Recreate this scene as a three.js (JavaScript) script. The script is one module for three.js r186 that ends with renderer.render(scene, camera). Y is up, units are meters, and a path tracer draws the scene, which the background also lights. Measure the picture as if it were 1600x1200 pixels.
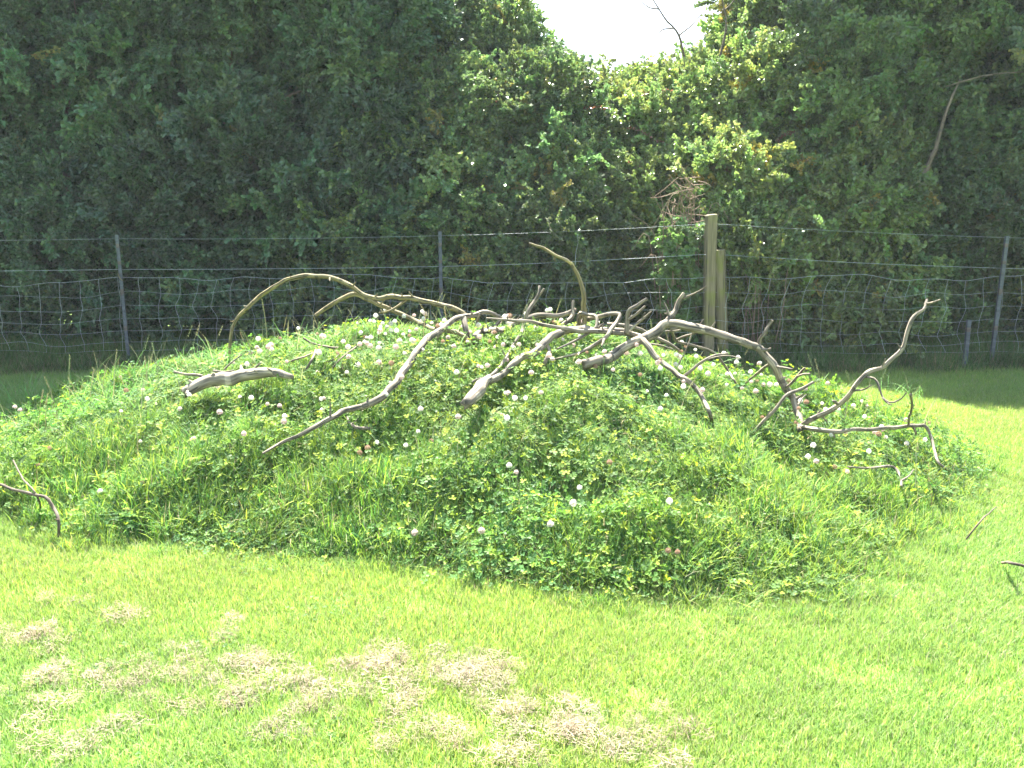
import * as THREE from 'three';
import { mergeGeometries } from 'three/addons/utils/BufferGeometryUtils.js';
import { RoundedBoxGeometry } from 'three/addons/geometries/RoundedBoxGeometry.js';

// ---------------------------------------------------------------- camera, sky, sun, exposure
const scene = new THREE.Scene();
const EYE = 1.5, FPX = 1555, PITCH = THREE.MathUtils.degToRad(10.9);
const camera = new THREE.PerspectiveCamera(2 * Math.atan(600 / FPX) * 180 / Math.PI, 4 / 3, 0.05, 2000);
camera.position.set(0, EYE, 0);
camera.rotation.set(-PITCH, 0, 0);

const renderer = new THREE.WebGLRenderer({ antialias: true });
renderer.toneMapping = THREE.LinearToneMapping;
renderer.toneMappingExposure = 8.8;
renderer.shadowMap.enabled = true;

const SUN_EL = THREE.MathUtils.degToRad(54), SUN_AZ = THREE.MathUtils.degToRad(-8);   // azimuth from straight ahead, minus is to the left
const sunDir = new THREE.Vector3(Math.sin(SUN_AZ) * Math.cos(SUN_EL), Math.sin(SUN_EL), -Math.cos(SUN_AZ) * Math.cos(SUN_EL));
const sun = new THREE.DirectionalLight(new THREE.Color().setRGB(1, 0.955, 0.86), 5);
sun.position.copy(sunDir).multiplyScalar(30).add(new THREE.Vector3(0, 0, -6));
sun.target.position.set(0, 0, -6);
sun.castShadow = true;
sun.shadow.mapSize.set(4096, 4096);
Object.assign(sun.shadow.camera, { left: -12, right: 12, top: 12, bottom: -12, near: 1, far: 80 });
scene.add(sun, sun.target);

{ // a clear, slightly hazy summer sky: pale at the horizon, bluer overhead, brighter round the sun
  const w = 512, h = 256, data = new Float32Array(w * h * 4), v = new THREE.Vector3();
  for (let j = 0; j < h; j++) for (let i = 0; i < w; i++) {
    const el = ((j + 0.5) / h - 0.5) * Math.PI, az = ((i + 0.5) / w - 0.5) * 2 * Math.PI;
    v.set(Math.cos(el) * Math.cos(az), Math.sin(el), Math.cos(el) * Math.sin(az));
    const t = Math.pow(1 - Math.max(0, v.y), 2.2), c = Math.max(0, v.dot(sunDir));
    const glow = 0.10 * Math.pow(c, 4) + 0.35 * Math.pow(c, 24) + 0.9 * Math.pow(c, 160);
    const k = 4 * (j * w + i);
    data[k] = 0.09 + (0.31 - 0.09) * t + glow;
    data[k + 1] = 0.145 + (0.335 - 0.145) * t + glow * 0.97;
    data[k + 2] = 0.245 + (0.37 - 0.245) * t + glow * 0.9;
    data[k + 3] = 1;
  }
  const sky = new THREE.DataTexture(data, w, h, THREE.RGBAFormat, THREE.FloatType);
  sky.mapping = THREE.EquirectangularReflectionMapping;
  sky.magFilter = sky.minFilter = THREE.LinearFilter;
  sky.needsUpdate = true;
  scene.background = sky;
  scene.environment = sky;
}

scene.fog = new THREE.FogExp2(0xe8f0f4, 0.0011);   // thin haze added to stand in for lens glare against the sun

// ---------------------------------------------------------------- helpers
function rng(seed) { let a = seed >>> 0; return () => { a = (a + 0x6D2B79F5) | 0; let t = Math.imul(a ^ (a >>> 15), 1 | a); t = (t + Math.imul(t ^ (t >>> 7), 61 | t)) ^ t; return ((t ^ (t >>> 14)) >>> 0) / 4294967296; }; }
const R = rng(20417);
const rr = (a, b) => a + (b - a) * R();
const gauss = () => (R() + R() + R() + R() - 2) * 1.0;
function hash(i, j, s) { let n = (i * 374761393 + j * 668265263 + s * 1442695041) | 0; n = Math.imul(n ^ (n >>> 13), 1274126177); return ((n ^ (n >>> 16)) >>> 0) / 4294967296; }
function noise(x, y, s = 0) {
  const i = Math.floor(x), j = Math.floor(y), u = x - i, v = y - j, a = u * u * (3 - 2 * u), b = v * v * (3 - 2 * v);
  return (hash(i, j, s) * (1 - a) + hash(i + 1, j, s) * a) * (1 - b) + (hash(i, j + 1, s) * (1 - a) + hash(i + 1, j + 1, s) * a) * b;
}
const fbm = (x, y, s = 0) => 0.5 * noise(x, y, s) + 0.27 * noise(x * 2.1, y * 2.1, s + 7) + 0.15 * noise(x * 4.3, y * 4.3, s + 13) + 0.08 * noise(x * 9.1, y * 9.1, s + 29);
function texture(w, h, fn, srgb = true) {
  const d = new Uint8Array(w * h * 4);
  for (let j = 0; j < h; j++) for (let i = 0; i < w; i++) { const c = fn(i / w, j / h, i, j), k = 4 * (j * w + i); d[k] = c[0]; d[k + 1] = c[1]; d[k + 2] = c[2]; d[k + 3] = 255; }
  const t = new THREE.DataTexture(d, w, h, THREE.RGBAFormat);
  t.wrapS = t.wrapT = THREE.RepeatWrapping; t.magFilter = THREE.LinearFilter; t.minFilter = THREE.LinearMipmapLinearFilter; t.generateMipmaps = true;
  if (srgb) t.colorSpace = THREE.SRGBColorSpace;
  t.needsUpdate = true; return t;
}
// noise that repeats over [0,1)
function tileNoise(u, v, nx, ny, s) {
  const x = u * nx, y = v * ny, i = Math.floor(x), j = Math.floor(y), fx = x - i, fy = y - j, a = fx * fx * (3 - 2 * fx), b = fy * fy * (3 - 2 * fy);
  const H = (p, q) => hash(((p % nx) + nx) % nx, ((q % ny) + ny) % ny, s);
  return (H(i, j) * (1 - a) + H(i + 1, j) * a) * (1 - b) + (H(i, j + 1) * (1 - a) + H(i + 1, j + 1) * a) * b;
}
const names = {};
function numbered(n) { const k = names[n] = (names[n] ?? -1) + 1; return k ? `${n}_${String(k).padStart(3, '0')}` : n; }
function tag(o, label, category, group, kind) {
  o.userData.label = label; if (category) o.userData.category = category;
  if (group) o.userData.group = group; if (kind) o.userData.kind = kind;
  return o;
}
function mesh(name, geo, mat, parent = scene) {
  const m = new THREE.Mesh(geo, mat); m.name = parent === scene ? numbered(name) : name; m.castShadow = m.receiveShadow = true; parent.add(m); return m;
}
function thing(name, label, category, pos = [0, 0, 0], group) {
  const g = new THREE.Group(); g.name = numbered(name); g.position.set(...pos); scene.add(g); return tag(g, label, category, group);
}
function instances(name, geo, mat, list, parent = scene) {   // list of [Matrix4, Color]
  const m = new THREE.InstancedMesh(geo, mat, list.length); m.name = parent === scene ? numbered(name) : name;
  list.forEach(([mx, c], i) => { m.setMatrixAt(i, mx); if (c) m.setColorAt(i, c); });
  m.castShadow = m.receiveShadow = true; parent.add(m); return m;
}
// collects flat triangles with a colour per piece
class Soup {
  constructor() { this.p = []; this.c = []; this.n = []; this.i = []; }
  v(x, y, z, nx, ny, nz, c) { this.p.push(x, y, z); this.n.push(nx, ny, nz); this.c.push(c[0], c[1], c[2]); return this.p.length / 3 - 1; }
  t(a, b, c) { this.i.push(a, b, c); }
  geo() {
    const g = new THREE.BufferGeometry();
    g.setAttribute('position', new THREE.Float32BufferAttribute(this.p, 3)); 
    g.setAttribute('color', new THREE.Float32BufferAttribute(this.c, 3)); g.setIndex(this.i); return g;
  }
}
const V = (x, y, z) => new THREE.Vector3(x, y, z);
const UPV = V(0, 1, 0);
// a blade of grass: base, azimuth, length, width, bend; two to four segments ending in a point
function blade(s, x, z, az, len, w, lean, bend, c, seg = 3, y0 = 0) {
  const dx = Math.cos(az), dz = Math.sin(az), sx = -dz, sz = dx;
  let px = x, py = y0, pz = z, a = lean, prev = null;
  for (let k = 0; k <= seg; k++) {
    const t = k / seg, ww = w * 0.5 * (1 - t * t * 0.75), nx = dx * Math.cos(a), ny = -Math.sin(a), nz = dz * Math.cos(a);
    if (k === seg) { const e = s.v(px, py, pz, nx, ny, nz, c); s.t(prev[0], prev[1], e); break; }
    const L = s.v(px - sx * ww, py, pz - sz * ww, nx, ny, nz, c), Rr = s.v(px + sx * ww, py, pz + sz * ww, nx, ny, nz, c);
    if (prev) { s.t(prev[0], prev[1], L); s.t(prev[1], Rr, L); }
    prev = [L, Rr];
    const st = len / seg; px += dx * Math.sin(a) * st; pz += dz * Math.sin(a) * st; py += Math.cos(a) * st; a += bend / seg;
  }
}
// pixel of the photograph -> world, at a depth (metres ahead of the camera along the ground)
const cp = Math.cos(PITCH), sp = Math.sin(PITCH);
function ray(px, py) { const x = (px - 800) / FPX, y = -(py - 600) / FPX; return V(x, y * cp - sp, -cp - y * sp); }
function at(px, py, d) { const r = ray(px, py); return r.multiplyScalar(d / -r.z).add(V(0, EYE, 0)); }

// ---------------------------------------------------------------- terrain shape
const MC = { x: -0.3, z: -5.75, h: 0.62 };
const HOLLOWS = [];   // x, z, radius, depth
function moundR2(x, z) {
  const dx = x - MC.x, dz = z - MC.z, rx = dx < 0 ? 3.2 : 2.85, rz = dz > 0 ? 1.93 + 0.5 * THREE.MathUtils.smoothstep(x, -0.8, 1.3) : 2.2, ang = Math.atan2(dz, dx);
  const wob = 1 + 0.07 * (noise(ang * 1.9 + 20, 3.3, 5) - 0.5) * 2 + 0.03 * (noise(ang * 6 + 20, 9.3, 6) - 0.5);
  return ((dx / rx) ** 2 + (dz / rz) ** 2) / (wob * wob);
}
function moundH(x, z) {
  const r2 = moundR2(x, z); if (r2 > 1.1) return -0.06;
  const e = Math.min(1, Math.max(0, (1 - r2) * 3));
  let y = MC.h * (1 - r2) * (r2 < 1 ? 1 - r2 * (0.14 + 0.36 * Math.abs(x - MC.x) / Math.hypot(x - MC.x, z - MC.z + 1e-6)) : 1) + e * (0.12 * (fbm(x * 2.3 + 9, z * 2.3 + 4, 3) - 0.5) + 0.08 * (noise(x * 5.5, z * 5.5, 8) - 0.5));
  for (const [hx, hz, hr, hd] of HOLLOWS) y -= hd * e * Math.exp(-((x - hx) ** 2 + (z - hz) ** 2) / (hr * hr));
  return y;
}
const bank = (x, z) => 0.10 * THREE.MathUtils.smoothstep(-z, 7.6, 9.6) * (0.6 + 0.8 * noise(x * 0.9, 2.2, 41)) + 0.012 * (noise(x * 1.7, z * 1.7, 31) - 0.5);
const groundY = (x, z) => Math.max(bank(x, z), moundH(x, z));
function hit(px, py, lift = 0) { const r = ray(px, py), f = 1 / -r.z; for (let d = 1.6; d < 14; d += 0.006) { const y = EYE + r.y * f * d; if (y <= groundY(r.x * f * d, -d) + lift) return d; } return 14; }

{ // hollows sunk into the mound face to give its dark, shaded patches, where the photograph shows them
  const at0 = [[860, 722, 0.17, 0.15], [925, 742, 0.15, 0.15], [740, 775, 0.13, 0.09], [235, 822, 0.2, 0.11], [310, 838, 0.16, 0.1], [690, 850, 0.14, 0.08], [600, 700, 0.14, 0.07], [1255, 715, 0.16, 0.09], [340, 650, 0.16, 0.08], [470, 640, 0.13, 0.07], [830, 830, 0.12, 0.07], [1120, 760, 0.13, 0.07], [1000, 610, 0.14, 0.07], [150, 760, 0.15, 0.07], [1380, 800, 0.14, 0.07], [1150, 890, 0.14, 0.06], [520, 800, 0.13, 0.07]].map(([px, py, r, d]) => { const p = at(px, py, hit(px, py, 0.08)); return [p.x, p.z, r, d]; });
  HOLLOWS.push(...at0);
}
const bare = (x, z) => { let k = 0; for (const [hx, hz, hr, hd] of HOLLOWS) k = Math.max(k, Math.min(1, hd * 9) * Math.exp(-((x - hx) ** 2 + (z - hz) ** 2) / (hr * hr * 0.6))); return k; };  // plants are thinned in the hollows to darken them
// ---------------------------------------------------------------- materials
const C = (r, g, b) => new THREE.Color().setRGB(r, g, b);
const leafy = (o = {}) => new THREE.MeshPhysicalMaterial({ color: 0xffffff, vertexColors: true, roughness: 0.9, transmission: 0.42, thickness: 0, ior: 1.4, clearcoat: 0.35, clearcoatRoughness: 0.42, side: THREE.DoubleSide, specularIntensity: 0.5, ...o });
const M = {
  lawn: leafy({ transmission: 0.5, clearcoat: 0.25 }), clover: leafy({ transmission: 0.5, clearcoat: 0.1, clearcoatRoughness: 0.4, specularIntensity: 0.3 }), grass: leafy({ transmission: 0.45, clearcoat: 0.1, clearcoatRoughness: 0.4, specularIntensity: 0.3 }),
  leaf: leafy({ transmission: 0.46, clearcoat: 1, clearcoatRoughness: 0.24 }), straw: leafy({ transmission: 0.15, clearcoat: 0 }),
  petal: new THREE.MeshPhysicalMaterial({ vertexColors: true, roughness: 0.95, transmission: 0.25, thickness: 0, side: THREE.DoubleSide, specularIntensity: 0.3 }),
};
const soilMap = texture(512, 512, (u, v) => {
  const a = tileNoise(u, v, 14, 14, 1) * 0.5 + tileNoise(u, v, 45, 45, 2) * 0.3 + tileNoise(u, v, 160, 160, 3) * 0.2, g = tileNoise(u, v, 9, 9, 4);
  return [50 + a * 62 - g * 12, 56 + a * 58 + g * 16, 30 + a * 34];
});
const turfMap = texture(512, 512, (u, v) => {
  const a = tileNoise(u, v, 22, 22, 11) * 0.4 + tileNoise(u, v, 90, 90, 12) * 0.35 + tileNoise(u, v, 230, 230, 13) * 0.25;
  return [62 + a * 70, 88 + a * 84, 26 + a * 40];
});
M.soil = new THREE.MeshStandardMaterial({ map: soilMap, roughness: 1, bumpMap: soilMap, bumpScale: 0.012 });
M.turf = new THREE.MeshStandardMaterial({ map: turfMap, roughness: 1, bumpMap: turfMap, bumpScale: 0.01 });
function barkMap(seed, a, b) {   // weathered, barkless wood: long fibres, cracks and blotches
  return texture(256, 1024, (u, v) => {
    const f = tileNoise(u, v, 46, 10, seed) * 0.5 + tileNoise(u, v, 110, 24, seed + 1) * 0.3 + tileNoise(u, v, 12, 16, seed + 2) * 0.45 - 0.12;
    const crack = tileNoise(u, v, 60, 7, seed + 3) > 0.8 ? 0.5 : 1, spot = tileNoise(u, v, 9, 26, seed + 4) > 0.78 ? 0.7 : tileNoise(u, v, 7, 18, seed + 5) > 0.8 ? 1.22 : 1;
    return [0, 1, 2].map((k) => Math.min(255, (a[k] + (b[k] - a[k]) * f) * crack * spot));
  });
}
const greyBark = barkMap(100, [60, 52, 41], [158, 145, 122]), lichenBark = barkMap(140, [76, 66, 40], [142, 130, 88]), logBark = barkMap(180, [76, 67, 54], [166, 154, 133]), liveBark = barkMap(220, [58, 48, 38], [110, 96, 76]);
const wood = (map) => new THREE.MeshStandardMaterial({ map, bumpMap: map, bumpScale: 0.006, roughness: 0.85 });
M.cane = new THREE.MeshStandardMaterial({ color: C(0.21, 0.14, 0.09), roughness: 0.9 }); M.grey = wood(greyBark); M.lichen = wood(lichenBark); M.log = wood(logBark); M.live = wood(liveBark);
M.wire = new THREE.MeshStandardMaterial({ color: C(0.34, 0.37, 0.36), metalness: 0.3, roughness: 0.6 });
const zincMap = texture(128, 512, (u, v) => { const a = tileNoise(u, v, 12, 60, 301) * 0.5 + tileNoise(u, v, 40, 200, 302) * 0.5, r = tileNoise(u, v, 5, 22, 303) > 0.8 ? 1 : 0; return [52 + a * 34 + r * 12, 57 + a * 34 - r * 2, 63 + a * 34 - r * 12]; });
M.zinc = new THREE.MeshStandardMaterial({ map: zincMap, metalness: 0.3, roughness: 0.6 });
const postMap = texture(256, 1024, (u, v) => {
  const f = tileNoise(u, v, 34, 6, 401) * 0.5 + tileNoise(u, v, 90, 14, 402) * 0.5, moss = Math.max(0, tileNoise(u, v, 7, 18, 403) - 0.48) * 2, cr = tileNoise(u, v, 40, 3, 404) > 0.8 ? 0.6 : 1;
  return [(84 + f * 48 - moss * 6) * cr, (76 + f * 43 + moss * 4) * cr, (54 + f * 36 - moss * 24) * cr];
});
M.post = new THREE.MeshStandardMaterial({ map: postMap, bumpMap: postMap, bumpScale: 0.004, roughness: 0.9 });

// ---------------------------------------------------------------- ground and mound
{
  const xs = [], zs = [];
  const axis = (lo, a, b, hi, st) => { const out = [lo, (lo + a) * 0.4]; for (let t = a; t <= b + 1e-6; t += st) out.push(t); out.push((hi + b) * 0.4, hi); return out; };
  xs.push(...axis(-300, -9, 9, 300, 0.2)); zs.push(...axis(-400, -14, 3, 300, 0.2));
  const pos = [], uv = [], idx = [];
  for (const z of zs) for (const x of xs) { pos.push(x, bank(x, z), z); uv.push(x, -z); }
  for (let j = 0; j < zs.length - 1; j++) for (let i = 0; i < xs.length - 1; i++) { const a = j * xs.length + i, b = a + xs.length; idx.push(a, b, a + 1, b, b + 1, a + 1); }
  const g = new THREE.BufferGeometry(); g.setAttribute('position', new THREE.Float32BufferAttribute(pos, 3)); g.setAttribute('uv', new THREE.Float32BufferAttribute(uv, 2)); g.setIndex(idx); g.computeVertexNormals();
  tag(mesh('ground', g, M.turf), 'flat mown grass field around the mound', 'ground', null, 'structure');
}
{
  const n = 150, pos = [], uv = [], idx = [], x0 = -4.0, x1 = 3.0, z0 = -8.5, z1 = -3.1;
  for (let j = 0; j <= n; j++) for (let i = 0; i <= n; i++) { const x = x0 + (x1 - x0) * i / n, z = z0 + (z1 - z0) * j / n; pos.push(x, moundH(x, z), z); uv.push(x, -z); }
  for (let j = 0; j < n; j++) for (let i = 0; i < n; i++) {
    const a = j * (n + 1) + i, b = a + n + 1;
    if (Math.max(pos[3 * a + 1], pos[3 * b + 1], pos[3 * a + 4], pos[3 * b + 4]) > -0.055) idx.push(a, b, a + 1, b, b + 1, a + 1);
  }
  const g = new THREE.BufferGeometry(); g.setAttribute('position', new THREE.Float32BufferAttribute(pos, 3)); g.setAttribute('uv', new THREE.Float32BufferAttribute(uv, 2)); g.setIndex(idx); g.computeVertexNormals();
  tag(mesh('mound', g, M.soil), 'low rounded earth mound overgrown with clover and grass', 'mound', null, 'structure');
}
// a place on the terrain: base follows the slope, blades stay upright
function planted(x, z, turn, sc, sy = sc, h = groundY) {
  const e = 0.06, hx = (h(x + e, z) - h(x - e, z)) / (2 * e), hz = (h(x, z + e) - h(x, z - e)) / (2 * e), c = Math.cos(turn) * sc, s = Math.sin(turn) * sc;
  const m = new THREE.Matrix4();
  m.set(c, 0, s, x, hx * c - hz * s, sy, hx * s + hz * c, h(x, z), -s, 0, c, z, 0, 0, 0, 1);
  return m;
}
function tint(lo = 0.8, hi = 1.2, warm = 0.12) { const k = rr(lo, hi), w = rr(-warm, warm); return C(k * (1 + w), k, k * (1 - w * 0.5)); }

// ---------------------------------------------------------------- mown lawn
{
  const s = new Soup(), P = 0.3;
  for (let k = 0; k < 1000; k++) {
    const u = rr(-P, P) * 0.62, v = rr(-P, P) * 0.62, q = R(), b = rr(0.8, 1.2);
    const c = q < 0.1 ? [0.34 * b, 0.31 * b, 0.18 * b] : q < 0.4 ? [0.26 * b, 0.36 * b, 0.065 * b] : q < 0.55 ? [0.13 * b, 0.25 * b, 0.055 * b] : [0.195 * b, 0.325 * b, 0.055 * b];
    blade(s, u, v, R() * 6.283, rr(0.02, 0.055), rr(0.0016, 0.0034), rr(0.02, 0.7), rr(0, 0.9), c, 2);
  }
  const g = s.geo(), list = [];
  for (let d = 1.5; d < 8.9; d += 0.16) {
    const half = 0.53 * d + 1.3;
    for (let x = -half; x < half; x += 0.16) {
      const px = x + rr(-0.08, 0.08), pz = -d + rr(-0.08, 0.08);
      if (moundR2(px, pz) < 0.97) continue;
      const n = 0.6 * fbm(px * 1.1, pz * 1.1, 51) + 0.4 * noise(px * 4, pz * 4, 53), k = rr(0.9, 1.1) * (0.72 + n * 0.55), w = (noise(px * 0.8 + 5, pz * 0.8, 52) - 0.5) * 0.3;
      list.push([planted(px, pz, R() * 6.283, rr(0.9, 1.15), rr(0.7, 1.05) * (0.8 + 0.5 * n), bank), C(k * (1 + w), k, k * (1 - w))]);
    }
  }
  tag(instances('lawn_grass', g, M.lawn, list), 'short bright green mown grass of the lawn', 'grass', null, 'stuff');
}
{ // taller unmown fringe along the fence and under the hedge
  const s = new Soup();
  for (let k = 0; k < 90; k++) { const b = rr(0.7, 1.2), q = R(), c = q < 0.3 ? [0.24 * b, 0.2 * b, 0.1 * b] : [0.09 * b, 0.17 * b, 0.035 * b]; blade(s, gauss() * 0.1, gauss() * 0.1, R() * 6.283, rr(0.08, 0.24), rr(0.003, 0.006), rr(0.05, 0.6), rr(0.2, 1.5), c, 3); }
  const list = [];
  for (let k = 0; k < 2300; k++) { const x = rr(-6.6, 6.6), z = -8.05 - Math.abs(gauss()) * 0.9 - R() * 0.5; list.push([planted(x, z, R() * 6.283, rr(0.7, 1.25), rr(0.5, 1.15), bank), tint(0.7, 1.2)]); }
  tag(instances('rough_grass', s.geo(), M.grass, list), 'dark rough unmown grass along the foot of the wire fence', 'grass', null, 'stuff');
}
// ---------------------------------------------------------------- dry clippings on the lawn
{
  const s = new Soup();
  for (let k = 0; k < 120; k++) {
    const b = rr(0.7, 1.25), c = R() < 0.25 ? [0.14 * b, 0.105 * b, 0.065 * b] : [0.27 * b, 0.22 * b, 0.145 * b], r = 0.06 * Math.sqrt(R());
    const a = R() * 6.283;
    blade(s, Math.cos(a) * r, Math.sin(a) * r, R() * 6.283, rr(0.012, 0.045), rr(0.0011, 0.0024), rr(0.9, 1.9), rr(-0.9, 1.2), c, 3, rr(0.004, 0.06) * (1 - (r / 0.066) ** 2));
  }
  // heaps as they lie in the photograph: pixel x, y, half-width, half-height, how many
  const heaps = [[660, 1035, 90, 22, 46], [725, 1050, 30, 14, 12], [560, 1042, 25, 12, 9], [300, 1024, 22, 8, 8], [215, 1046, 30, 10, 8], [160, 1052, 18, 8, 6], [85, 1056, 22, 10, 10], [60, 1078, 50, 14, 8], [410, 1032, 60, 10, 20],
    [330, 1048, 50, 12, 12], [215, 1072, 28, 12, 10], [440, 1060, 40, 12, 10], [465, 1068, 14, 8, 6], [515, 1080, 45, 14, 18], [470, 1110, 35, 14, 12], [440, 1142, 26, 12, 9], [380, 1086, 40, 12, 10], [260, 1098, 26, 10, 6],
    [628, 1080, 24, 10, 9], [640, 1115, 28, 12, 8], [605, 1156, 12, 8, 4], [700, 1140, 40, 14, 7], [760, 1090, 60, 16, 14], [760, 1155, 50, 20, 18], [830, 1105, 45, 20, 18], [840, 1158, 40, 18, 20], [905, 1110, 45, 18, 14], [980, 1138, 40, 14, 14], [900, 1138, 45, 12, 10], [965, 1165, 30, 14, 12], [1060, 1190, 40, 10, 6], [1020, 1110, 40, 14, 5],
    [1085, 1138, 25, 10, 4], [25, 990, 34, 8, 8], [60, 986, 18, 8, 7], [200, 958, 14, 8, 5], [85, 938, 24, 6, 3], [360, 962, 8, 6, 3], [350, 990, 12, 8, 4], [270, 1006, 14, 6, 3], [580, 1010, 12, 6, 3], [80, 1010, 14, 6, 3], [40, 1130, 60, 20, 5], [130, 1150, 60, 24, 8], [250, 1150, 60, 20, 5]];
  const list = [];
  for (const [x, y, hw, hh, n] of heaps) for (let k = 0; k < n * (y > 1090 ? 0.32 : 0.6); k++) {
    const px = x + gauss() * hw * 1.3, py = y + gauss() * hh * 1.3, p = at(px, py, hit(px, py, 0.03));
    list.push([planted(p.x, p.z, R() * 6.283, rr(0.4, 1.15), rr(0.25, 0.85), (a, b) => bank(a, b) + 0.014), tint(0.6, 1.15, 0.06)]);
  }
  tag(instances('dry_clippings', s.geo(), M.straw, list), 'straw coloured dry grass clippings scattered over the front lawn', 'clippings', null, 'stuff');
}

// ---------------------------------------------------------------- plants of the mound
const onMound = (lim = 1) => { for (;;) { const x = rr(-3.9, 2.8), z = rr(-8.2, -3.3); if (moundR2(x, z) < lim) return [x, z]; } };
{ // white clover: trefoils on thin stalks
  const s = new Soup();
  for (let k = 0; k < 46; k++) {
    const bx = rr(-0.15, 0.15), bz = rr(-0.15, 0.15), h = rr(0.03, 0.10), tx = bx + gauss() * 0.02, tz = bz + gauss() * 0.02, b = rr(0.7, 1.25), q = R();
    const c = q < 0.25 ? [0.25 * b, 0.36 * b, 0.03 * b] : q < 0.65 ? [0.105 * b, 0.22 * b, 0.03 * b] : [0.06 * b, 0.15 * b, 0.03 * b], st = [0.14 * b, 0.25 * b, 0.06 * b];
    const a = s.v(bx - 0.001, 0, bz, 0, 0, 1, st), e = s.v(bx + 0.001, 0, bz, 0, 0, 1, st), f = s.v(tx, h, tz, 0, 0, 1, st); s.t(a, e, f);
    const tilt = new THREE.Quaternion().setFromEuler(new THREE.Euler(gauss() * 0.5, R() * 6.283, gauss() * 0.5)), L = rr(0.008, 0.0175);
    for (let j = 0; j < 3; j++) {
      const az = j * 2.094, dx = Math.cos(az), dz = Math.sin(az), fold = rr(0.1, 0.5), up = rr(-0.1, 0.4);
      const pt = (al, ac, y) => { const p = V(dx * al - dz * ac, y, dz * al + dx * ac).applyQuaternion(tilt); return [tx + p.x, h + p.y, tz + p.z]; };
      const nr = V(0, 1, 0).applyQuaternion(tilt), w = L * 0.52;
      const ids = [pt(0, 0, 0), pt(L * 0.5, w * 0.85, fold * w + up * L * 0.4), pt(L * 0.9, w * 0.8, fold * w + up * L * 0.7), pt(L * 0.96, 0, up * L * 0.75), pt(L * 0.9, -w * 0.8, fold * w + up * L * 0.7), pt(L * 0.5, -w * 0.85, fold * w + up * L * 0.4)].map((p) => s.v(...p, nr.x, nr.y, nr.z, c));
      s.t(ids[0], ids[1], ids[3]); s.t(ids[1], ids[2], ids[3]); s.t(ids[0], ids[3], ids[5]); s.t(ids[3], ids[4], ids[5]);
    }
  }
  const list = [];
  for (let k = 0; k < 2500; k++) {
    const [x, z] = onMound(0.97), n = fbm(x * 1.6 + 3, z * 1.6, 61);
    if (R() < (x > 0.6 && z > -4.6 ? 0.55 : 0.1) + (n > 0.56 ? 0.2 : 0) + bare(x, z) * 0.6) continue;
    const k2 = 0.75 + n * 0.55, w = (noise(x * 1.3, z * 1.3 + 8, 62) - 0.45) * 0.5;
    list.push([planted(x, z, R() * 6.283, rr(0.85, 1.2), rr(0.6, 1.2) * (0.35 + 1.5 * noise(x * 3.3, z * 3.3, 63)) * (moundR2(x, z) < 0.4 ? 0.75 : 1)), C(k2 * (1 + w), k2, k2 * (1 - w))]);
  }
  for (let k = 0; k < 130; k++) { const x = rr(-3.5, 3.5), z = -rr(1.7, 5); if (moundR2(x, z) < 1.02 || noise(x * 1.2, z * 1.2, 66) < 0.45) continue; list.push([planted(x, z, R() * 6.283, rr(0.25, 0.6), rr(0.25, 0.5), bank), tint(0.8, 1.2)]); }
  tag(instances('clover', s.geo(), M.clover, list), 'thick green clover leaves covering the mound', 'clover', null, 'stuff');
}
{ // meadow grass between the clover, thicker at the foot and at the right
  const s = new Soup();
  for (let k = 0; k < 95; k++) { const b = rr(0.7, 1.3), q = R(), c = q < 0.07 ? [0.33 * b, 0.3 * b, 0.15 * b] : q < 0.42 ? [0.24 * b, 0.35 * b, 0.035 * b] : q < 0.7 ? [0.105 * b, 0.22 * b, 0.03 * b] : [0.06 * b, 0.15 * b, 0.03 * b]; blade(s, gauss() * 0.09, gauss() * 0.09, R() * 6.283, rr(0.06, 0.2), rr(0.003, 0.0068), rr(0.02, 0.5), rr(0.2, 1.6), c, 4); }
  const list = [];
  for (let k = 0; k < 7000; k++) {
    const [x, z] = onMound(1.16), r2 = moundR2(x, z), n = fbm(x * 1.9 + 30, z * 1.9, 71);
    const want = 0.48 + (r2 > 0.78 ? 0.5 : 0) + (x > 0.5 && z > -4.7 ? 0.4 : 0) + (n - 0.45) * 1.6 + (x < -1.7 ? 0.3 : 0);
    if (R() > want * (r2 > 1 ? 0.3 : 1) || R() < bare(x, z) * 0.75) continue;
    const k2 = 0.62 + n * 0.7;
    list.push([planted(x, z, R() * 6.283, r2 > 1 ? rr(0.35, 0.6) : r2 > 0.87 ? rr(0.5, 0.85) : rr(0.75, 1.2), rr(0.5, 1.0) * (r2 > 1 ? 0.5 : r2 > 0.9 ? 0.7 : r2 < 0.45 ? 0.75 : 1) * (0.45 + 1.3 * Math.max(0, n - 0.12))), C(k2 * rr(0.85, 1.15), k2, k2 * rr(0.8, 1.2))]);
  }
  tag(instances('meadow_grass', s.geo(), M.grass, list), 'longer tufted meadow grass growing through the clover on the mound', 'grass', null, 'stuff');
}
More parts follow.
